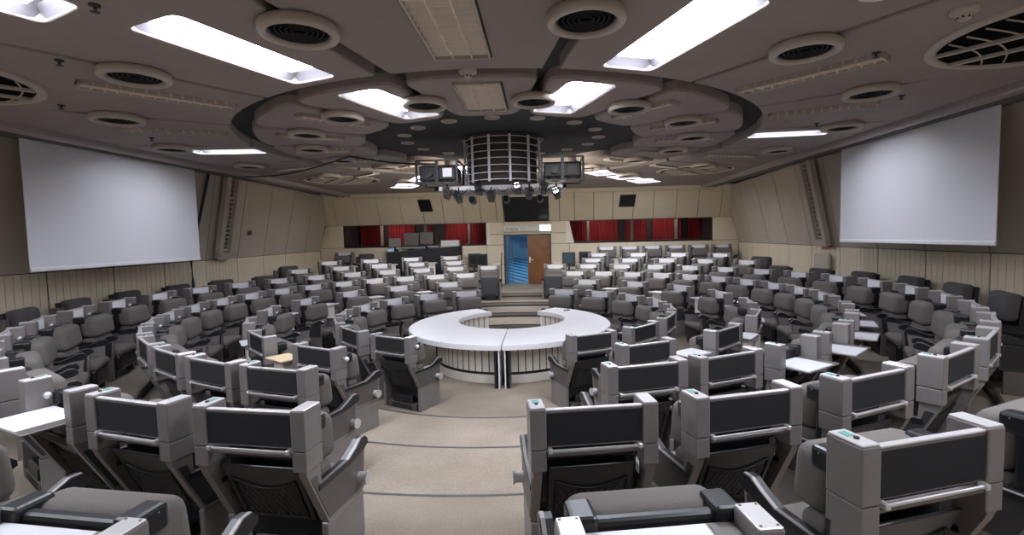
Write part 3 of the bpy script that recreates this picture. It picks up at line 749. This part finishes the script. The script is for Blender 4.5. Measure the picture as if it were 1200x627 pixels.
t = thing('table_microphone', 'small grey button unit lying on the right table half', 'microphone', (1.35, 1.9, .785)); MB().box(-.08, .08, -.04, .04, 0, .02, .006).obj('base', M_side, t); MB().cyl((.03, 0, .02), (.03, 0, .035), .012).obj('button', M_black, t)

# ================================================================ CONFERENCE SEAT
SL = -.22   # backwards lean of the back parts
def make_seat(short=False, folded=False, desk=False, lamp=True, knobs=(0, 0), net=True, outer_ball=0):
    t = thing('conference_seat', '', 'seat', (0, 0, 0))
    for s in (-1, 1):
        PT = 1.03 if short else 1.188
        m = MB(); m.box(s*.30, s*.40, -.13, .05, .935, PT, .007, 2); m.box(s*.301, s*.399, -.129, .049, .80, .931, .007, 2)
        post = m.obj('post', M_post, t)
        c = MB().box(s*.304, s*.396, -.126, .046, PT-.002, PT+.010, .004).obj('top_cap', M_cap, post)
        if short:
            q_ = MB()
            for x_ in (.318, .382):
                for y_ in (-.11, .03): q_.cyl((s*x_, y_, PT+.009), (s*x_, y_, PT+.012), .006, 8)
            q_.obj('screws', M_side, post)
        elif s < 0:
            MB().box(s*.33, s*.37, -.03, .02, 1.197, 1.2005).obj('sticker', M_teal, post)
            m = MB(); m.cyl((s*.35, -.055, 1.197), (s*.35, -.055, 1.206), .012, 10); m.obj('socket', M_black, post)
        # side slab: leaning upper part, straight pedestal below
        up = [(-.118, .80), (-.10, .75), (.10, .36), (.57, .36), (.60, .655), (.04, .655), (.03, .80)]
        sd = MB().prism(up, 'x', s*.33, s*.385).obj('side_panel', M_post, t)
        ins = [(-.075, .735), (.105, .385), (.55, .385), (.575, .64), (.02, .64), (-.01, .735)]
        MB().prism(ins, 'x', s*.384, s*.389).obj('inset', M_side if knobs[(s+1)//2] else M_dark, sd)
        MB().box(s*.333, s*.382, .09, .565, 0, .355, .006).obj('pedestal', M_post, t)
        ap = [(-.0, .66), (.36, .665), (.46, .705), (.54, .745), (.60, .745), (.635, .715), (.635, .68), (.58, .655), (.40, .628), (0, .625)]
        ar = MB().prism(ap, 'x', s*.33, s*.395).obj('armrest', M_black, t)
        st = [(.02, .661), (.36, .668), (.46, .708), (.54, .750), (.60, .750), (.60, .743), (.54, .743), (.46, .70), (.36, .66), (.02, .655)]
        MB().prism(st, 'x', s*.368, s*.39).obj('grey_strip', M_post, ar)
        if knobs[(s+1)//2]:
            m = MB().cyl((s*.385, .50, .47), (s*.45, .50, .47), .04, 20).cyl((s*.45, .50, .47), (s*.465, .50, .47), .05, 20)
            m.obj('round_knob', M_chrome, t)
        if outer_ball == s: MB().ball((s*.425, .02, 1.04), .032).cyl((s*.40, .02, 1.04), (s*.42, .02, 1.04), .018, 10).obj('ball_lamp', M_chrome, t, True)
    if lamp and not short: MB().ball((-.28, .0, 1.05), .028).cyl((-.30, .0, 1.05), (-.28, .0, 1.05), .018, 10).obj('ball_lamp', M_chrome, t, True)
    if not desk:
        b = MB().box(-.301, .301, -.115, -.085, .945, 1.17, .004).obj('rear_board', M_post, t)
        MB().box(-.297, .297, -.119, -.114, .955, 1.158, .002).obj('fabric_back', M_fabric, b)
        MB().box(-.285, .285, -.086, -.080, .95, 1.164, .002).obj('white_front', M_white, b)
        MB().box(-.302, .302, -.118, -.082, 1.168, 1.180, .003).obj('top_rail', M_cap, b)
        r = MB().cyl((-.285, -.135, .932), (.285, -.135, .932), .008, 8)
        for x in (-.28, .28): r.box(x-.014, x+.014, -.15, -.11, .918, .946, .004)
        r.obj('handle_rod', M_chrome, b)
        MB().box(-.299, .299, -.12, -.07, .89, .912, .005).obj('under_tray', M_post, t)
    else:
        dz = .02 if short else 0
        d = MB().box(-.298, .298, -.37, .045, .935+dz, .952+dz, .004).obj('folding_desk', M_post, t)
        MB().box(-.285, .18, -.36, .035, .951+dz, .957+dz, .002).obj('white_top', mat('desk_white', (.62, .61, .65), .45), d)
        MB().box(.19, .288, -.36, .035, .951+dz, .956+dz, .002).obj('tray', M_side, d)
        MB().prism([(-.05, .93), (.02, .93), (.10, .60), (.06, .60)], 'x', -.03, .03).prism([(-.28, .93), (-.24, .93), (.08, .66), (.06, .62)], 'x', -.02, .02).obj('bracket', M_post, d)
    # back shell, net pocket
    sh = MB(); sh.box(-.275, .275, .13, .155, .34, .79, .01, 2, skew=-.42); 
    so = sh.obj('back_shell', M_black, t)
    MB().box(-.29, .29, -.0, .03, .81, .84, .008).obj('dark_crossbar', M_black, t)
    if net:
        n = MB(); F = lambda x, z: (x, .122-.42*(z-.34), z)
        for x in (-.23, .23): n.tube([F(x, .68), F(x, .37)], .006, 5)
        n.tube([F(-.23, .37), F(.23, .37)], .005, 5)
        n.tube([F(-.23+.46*k/10, .68-.07*math.sin(PI*k/10)) for k in range(11)], .006, 5)
        no = n.obj('net_pocket', M_ringl, t)
        w_ = MB(); 
        for k in range(-3, 11):
            for sg in (1, -1):
                a = []; x0 = -.23+.046*k
                for j in range(9):
                    z = .37+.29*j/8; x = x0+sg*.16*j/8+(.16 if sg < 0 else 0)
                    lim = .68-.07*math.cos(PI*x/.46)
                    if abs(x) < .23 and z < lim: a.append(F(x, z))
                if len(a) > 2: w_.tube(a, .003, 4)
        w_.obj('netting', M_darkgrey, no)
    # front of the back: black frame with corner caps and the thick cushion
    MB().box(-.325, .325, .075, .14, .50, 1.045, .02, 2, skew=-.03).obj('cushion_frame', M_black, t)
    for s in (-1, 1):
        MB().box(s*.23, s*.338, .04, .20, .96, 1.072, .018, 2).obj('corner_cap', M_black, t)
        MB().ball((s*.325, .15, 1.045), .014).obj('corner_stud', M_chrome, t, True)
    m = MB(); m.box(-.325, .325, .13, .36, .72, 1.05, .075, 4, skew=-.10); m.box(-.31, .31, .14, .32, .47, .72, .05, 3, skew=-.10)
    m.obj('back_cushion', M_cush, t, True)
    if short:
        for c_ in kids(t):
            if c_.name.split('.')[0] in ('back_cushion', 'cushion_frame', 'corner_cap', 'corner_stud'): c_.location.z = -.045
    MB().box(-.2, .2, .1, .52, 0, .22, .02).obj('seat_base', M_black, t)
    if folded:
        MB().box(-.30, .30, .33, .45, .40, .86, .05, 3).obj('seat_cushion', M_cush, t, True)
        MB().box(-.31, .31, .45, .50, .12, .80, .015, 2).obj('seat_shell', mat('folded_shell', (.045, .045, .052), .45), t)
    else:
        MB().box(-.32, .32, .17, .66, .385, .50, .05, 4).obj('seat_cushion', M_cush, t, True)
        MB().box(-.31, .31, .18, .64, .14, .40, .04, 2).obj('seat_shell', M_black, t)
    f = MB().box(-.30, .30, .09, .20, .01, .10, .005).obj('foot_beam', M_side, t)
    g = MB()
    for k in range(4): g.box(-.2, .2, .085, .09, .025+k*.018, .032+k*.018)
    g.obj('vent_slits', M_black, f)
    return t
def make_wallseat():
    t = thing('upholstered_chair', '', 'seat', (0, 0, 0))
    m = MB(); m.box(-.30, .30, .06, .24, .70, 1.10, .06, 4, skew=-.12); m.obj('back_cushion', M_cush_d, t, True)
    MB().box(-.29, .29, .0, .08, .45, 1.06, .02, 2, skew=-.1).obj('back_shell', M_black, t)
    MB().box(-.26, .26, .12, .66, .40, .50, .05, 4).obj('seat_cushion', M_cush_d, t, True)
    MB().box(-.25, .25, .14, .62, .16, .41, .03, 2).obj('seat_shell', M_black, t)
    for s in (-1, 1):
        sd = MB().prism([(.0, .62), (.10, .30), (.60, .30), (.64, .62)], 'x', s*.31, s*.37).obj('side_panel', M_dark, t)
        MB().prism([(.05, .60), (.14, .33), (.58, .33), (.61, .60)], 'x', s*.37, s*.374).obj('inset', M_black, sd)
        MB().box(s*.315, s*.365, .12, .56, 0, .30, .006).obj('pedestal', M_side, t)
        ap = [(-.0, .66), (.36, .665), (.46, .705), (.54, .735), (.60, .735), (.635, .70), (.58, .655), (.40, .628), (0, .625)]
        MB().prism(ap, 'x', s*.29, s*.395).obj('armrest', M_black, t)
    MB().box(.33, .46, -.04, .12, .70, .98, .008, 2).obj('side_box', M_side, t)
    return t
protos = {}
def proto(key):
    if key not in protos:
        if key == 'wall': o = make_wallseat()
        else:
            o = make_seat(short='S' in key, folded='F' in key, desk='D' in key, knobs=(('L' in key), ('R' in key)), net='N' in key, outer_ball=1 if 'B' in key else 0)
        protos[key] = [tree(o), False]
    return protos[key]
def place(key, loc, rz, label, group):
    p = proto(key)
    if not p[1]:
        p[1] = True; o = p[0][0]; o.location = loc; o.rotation_euler = (0, 0, rz); o['label'] = label; o['group'] = group; return o
    return dup(p[0], loc, rz, label, group)
REAR = [3.42, 4.85, 6.17, 7.52, 8.72, 9.95]
RINGW = ['first', 'second', 'third', 'fourth', 'fifth', 'sixth', 'seventh']
def fill(head, last, n):
    return head+[head[-1]+(last-head[-1])*(k+1)/(n-len(head)) for k in range(n-len(head))]
ROWL = {2: fill([16.6, 25.1, 33.6, 42.3], 162.9, 17), 3: fill([8.0, 15.6, 23.0, 33.0, 43.0], 170.8, 19)}
ROWR = {2: fill([16.6, 25.3, 35.2, 44.6, 54, 63.5, 72.7], 162.9, 17), 3: fill([8.6, 16.6, 25.4, 34.8, 43.2], 170.8, 19)}
ROWS = {0: [27+18.5*j for j in range(8)], 1: [25.6+18.4*j for j in range(8)], 2: [16.6+9.14*j for j in range(17)],
        3: [8.2+9.03*j for j in range(19)], 4: [7.6, 16.45, 25.4], 5: []}
far5 = [126, 135.3, 144.3, 153.2, 162.4]; far6 = [135.8, 144.6, 153.6, 162.6]
for k in range(6):
    for s in (-1, 1):
        angs = (ROWL if s < 0 else ROWR)[k] if k in (2, 3) else ROWS[k] if k < 4 else (ROWS[4]+far5 if k == 4 else far6)
        for j, a in enumerate(angs):
            near = a < 60
            key = 'N' if near else 'P'
            desk = (k == 2 and s > 0 and j in (2, 3, 4, 5, 6)) or (k == 3 and s < 0 and j == 2) or (k == 4 and j == 0)
            if desk: key += 'D'
            if k == 3 and j == len(angs)-1: key += 'F'
            if (j == 0 and a < 60): key += 'R' if s < 0 else 'L'
            if k in (0, 1) and j == 0 and s < 0: key += 'B'
            R_ = REAR[k]-.13
            if k == 4 and a in (16.45, 25.4): R_ = 8.50; a += .4
            if k == 4 and j == 0: R_ = 8.70; a = 8.3 if s > 0 else 7.3; key += 'S'
            p = pol(R_, s*a, TIER[k])
            side = 'left' if s < 0 else 'right'
            # counting from the nearer aisle
            if k < 4:
                if j < len(angs)/2: cnt, ais = j, 'near'
                else: cnt, ais = len(angs)-1-j, 'far'
            elif k == 4: cnt, ais = (j, 'near') if a < 60 else (len(angs)-1-j, 'far')
            else: cnt, ais = len(angs)-1-j, 'far'
            what = 'grey seat with desk out' if desk else ('grey seat with folded cushion' if 'F' in key else 'grey conference seat')
            lab = '%s, %s from %s aisle, %s side, %s ring out' % (what, ORD[cnt], ais, side, RINGW[k])
            place(key, p, math.radians(s*a), lab, 'conference seats of the %s ring' % RINGW[k])
# dark seats against the side walls
SIDE = {k: [60, 69.5, 79, 88.3, 98, 107, 116] for k in (1, -1)}
for s in (-1, 1):
    base = 66.4 if s > 0 else 61.8
    for j in range(7):
        a = SIDE[s][j]
        R_ = 8.2 if a < 120 else 8.35
        p = pol(R_, s*a, TIER[4]+0)
        place('wall', p, math.radians(s*a), 'dark grey seat against the %s wall, %s from the near end' % ('left' if s < 0 else 'right', ORD[j]), 'dark seats along the side walls')
for s, x, y in ((1, 7.85, 5.95), (-1, -7.85, 5.95)):
    place('wall', (x, y, TIER[5]), math.radians(s*128), 'dark grey seat in the far %s corner' % ('left' if s < 0 else 'right'), 'dark seats in the far corners')
# straight back row on the platform by the windows
for j in range(6):
    x = 3.4+.94*j
    place('P', (x, 10.4, TIER[6]), PI, 'grey conference seat in the straight back row under the right window, %s from the door' % ORD[j], 'seats of the straight back row')
for j in range(2):
    x = -7.7+.98*j
    place('P' if j == 0 else 'wall', (x, 10.4, TIER[6]), PI, 'seat in the back row under the left window, %s from the left wall' % ORD[j], 'seats of the straight back row')

# small side desks between the seats of rings two and six
def make_sidedesk(beige=False):
    t = thing('side_desk', '', 'desk', (0, 0, 0))
    MB().box(-.21, .21, -.17, .15, .93, .955, .006).obj('desk_top', M_beige if beige else mat('desk_white', (.62, .61, .65), .45), t)
    MB().box(-.13, .13, -.10, .08, .0, .93, .01).obj('pedestal', M_offwhite, t)
    return t
sd = make_sidedesk(); TSD = tree(sd); first = True
for k, angs in ((1, [34.8+18.4*j for j in range(7)]), (5, [140.2, 149.1, 158.1])):
    for s in (-1, 1):
        for j, a in enumerate(angs):
            p = pol(REAR[k]-.10, s*a, TIER[k]); side = 'left' if s < 0 else 'right'
            if k == 1 and s < 0 and j == 0:
                o = make_sidedesk(True); o.location = p; o.rotation_euler = (0, 0, math.radians(s*a)); o['label'] = 'small desk with beige top between two near left seats of the second ring'; continue
            lab = 'small white side desk between seats, %s from the %s aisle, %s side, %s ring out' % (ORD[j if k == 1 else len(angs)-1-j], 'near' if k == 1 else 'far', side, RINGW[k])
            if first: first = False; o = sd; o.location = p; o.rotation_euler = (0, 0, math.radians(s*a)); o['label'] = lab
            else: o = dup(TSD, p, math.radians(s*a), lab)
            o['group'] = 'small side desks'

# ================================================================ MIXING DESK, OFFICE CHAIRS, BY THE DOOR
t = thing('mixing_table', 'long table under a black cloth by the left window', 'table', (-4.15, 10.1, TIER[6]))
m = MB(); n = 60; hw, hd, H_ = 1.5, .42, 1.25
per = [(-hw, -hd), (hw, -hd), (hw, hd), (-hw, hd)]
ring = []
for i in range(4):
    a, b = Vector(per[i]), Vector(per[(i+1) % 4]); c = 30 if i % 2 == 0 else 8
    for j in range(c): q = a.lerp(b, j/c); ring.append(q)
K = len(ring); vs = []
for lv in range(5):
    z = H_*(1-lv/4)
    for j, q in enumerate(ring):
        nrm = q.normalized(); w_ = .035*math.sin(j*1.3)*lv/4
        sag = -.05*math.sin(PI*(q.x+hw)/(2*hw)) if lv == 0 else 0
        vs.append((q.x+nrm.x*w_, q.y+(nrm.y*w_ if True else 0), z+sag*0+(.10*(q.x/hw) if lv == 0 else 0)))
fs = [[l*K+j, l*K+(j+1) % K, (l+1)*K+(j+1) % K, (l+1)*K+j] for l in range(4) for j in range(K)]+[list(range(K))]
m.add(vs, fs); m.obj('black_cloth', M_fabric, t, False)
zt = TIER[6]+1.25
def ct(x, w0=0): return zt+.1*(x+w0/2+4.15)/1.5+.006
def rack(x, w0, h, name, lab, m_, cat, z=0, d=.3):
    z = ct(x, w0)
    t = thing(name, lab, cat, (x, 10.0, z)); MB().box(-w0/2, w0/2, -d/2, d/2, 0, h, .01).obj('body', m_, t)
    g = MB()
    for k in range(max(3, int(w0/.07))):
        xx = -w0/2+.04+k*.07
        if xx < w0/2-.03: g.box(xx, xx+.035, -d/2-.006, -d/2, h*.25, h*.6)
    g.obj('controls', M_cap, t)
    return t
rack(-4.6, 1.1, .14, 'mixing_console', 'audio mixing console on the black cloth, left part', M_dark, 'mixer', z=zt-.05)
rack(-3.75, .5, .12, 'audio_rack', 'small audio unit on the black cloth, middle', M_dark, 'audio unit', z=zt-.0)
rack(-3.05, .75, .24, 'flight_case', 'silver edged equipment case at the right end of the black cloth', M_cap, 'case', z=zt+.05)
for i, (x, w0, h, m_) in enumerate(((-5.45, .5, .36, M_post), (-4.75, .62, .52, M_side), (-4.1, .55, .50, M_side))):
    t = thing('computer_monitor', '%s of three grey monitors standing behind the mixing console' % ['leftmost', 'middle', 'rightmost'][i], 'monitor', (x, 10.25, ct(x, .24)+.07), 0, 'monitors on the mixing table')
    MB().box(-w0/2, w0/2, -.02, .02, .12, .12+h, .01).obj('screen_back', m_, t); MB().box(-.03, .03, -.01, .03, .0, .14).obj('stand', M_black, t); MB().box(-.12, .12, -.08, .08, -.07, .015, .005).obj('foot', M_black, t)
t = thing('blue_box', 'small pale blue box at the left end of the mixing table', 'box', (-5.5, 9.85, ct(-5.5, .24))); MB().box(-.12, .12, -.06, .06, 0, .14, .005).obj('body', mat('pale_blue', (.3, .5, .7), .5), t)
MB().box(-.08, .08, -.064, -.06, .04, .09).obj('label_patch', M_white, t)
def office_chair(x, y, z, rz, lab, blue=False):
    t = thing('office_chair', lab, 'chair', (x, y, z), rz, 'black office chairs by the door')
    MB().box(-.25, .25, -.24, .24, .44, .52, .03, 3).obj('seat', M_black, t)
    b = MB().box(-.26, .26, .20, .25, .66, 1.24, .04, 3).obj('backrest', M_dark, t)
    MB().box(-.19, .19, .245, .256, .82, 1.16, .01).obj('back_mesh', mat('blue_mesh', (.02, .06, .09), .4) if blue else M_fabric, b)  # one chair has its back mesh coloured dark blue
    MB().box(-.03, .03, .22, .27, .46, .8).obj('back_bar', M_black, t)
    MB().cyl((0, 0, .1), (0, 0, .45), .03).obj('gas_stem', M_chrome, t)
    for k in range(5):
        a = k*2*PI/5; m = MB(); m.cyl((0, 0, .10), (.28*math.cos(a), .28*math.sin(a), .06), .02, 8); l = m.obj('leg', M_black, t)
        MB().ball((.28*math.cos(a), .28*math.sin(a), .03), .028).obj('castor', M_black, l)
    for s in (-1, 1):
        MB().tube([(s*.25, 0, .5), (s*.30, 0, .55), (s*.30, 0, .68), (s*.28, -.1, .70), (s*.28, .16, .70)], .015, 6).obj('armrest', M_black, t)
office_chair(1.78, 9.75, TIER[5]+.0, PI, 'black office chair with blue back mesh right of the door', True)
office_chair(2.42, 10.15, TIER[5], PI+.2, 'black office chair beside the back row, right of the door')
office_chair(-1.66, 9.8, TIER[5], PI-.3, 'black office chair just left of the door')
office_chair(-2.12, 10.5, TIER[5], PI, 'black office chair between the door and the mixing table')
for s in (-1, 1):
    t = thing('door_plinth', 'cream box plinth on the %s side of the door' % ('left' if s < 0 else 'right'), 'plinth', (s*1.28+.08, 10.3, .725), 0, 'cream plinths by the door')
    MB().box(-.17, .17, -.12, .12, 0, .78, .01).obj('body', M_wall, t); MB().box(-.18, .18, -.13, .13, .78, .81, .005).obj('lid', M_offwhite, t)
t = tag(MB().tube([(-1.02, 10.9, 1.95), (-.98, 10.2, 1.65), (-.97, 9.9, 1.35), (-.97, 9.9, .60)], .02, 8).obj('handrail', M_black), 'black sloping handrail on the left of the doorway', 'handrail')
t = tag(MB().box(8.3, 8.37, 3.05, 3.75, 1.58, 2.0, .003).obj('wall_hatch', M_wallu), 'thin framed hatch on the lower right wall', 'hatch')
t = thing('wall_socket', 'small grey socket plate on the left leaning wall', 'socket', (-8.36+.05, 4.87-.2, 2.95)); MB().box(-.02, .03, -.09, .09, -.07, .07, .005).obj('plate', M_side, t)
MB().box(.03, .036, -.03, .03, -.03, .03).obj('outlet', M_black, t)
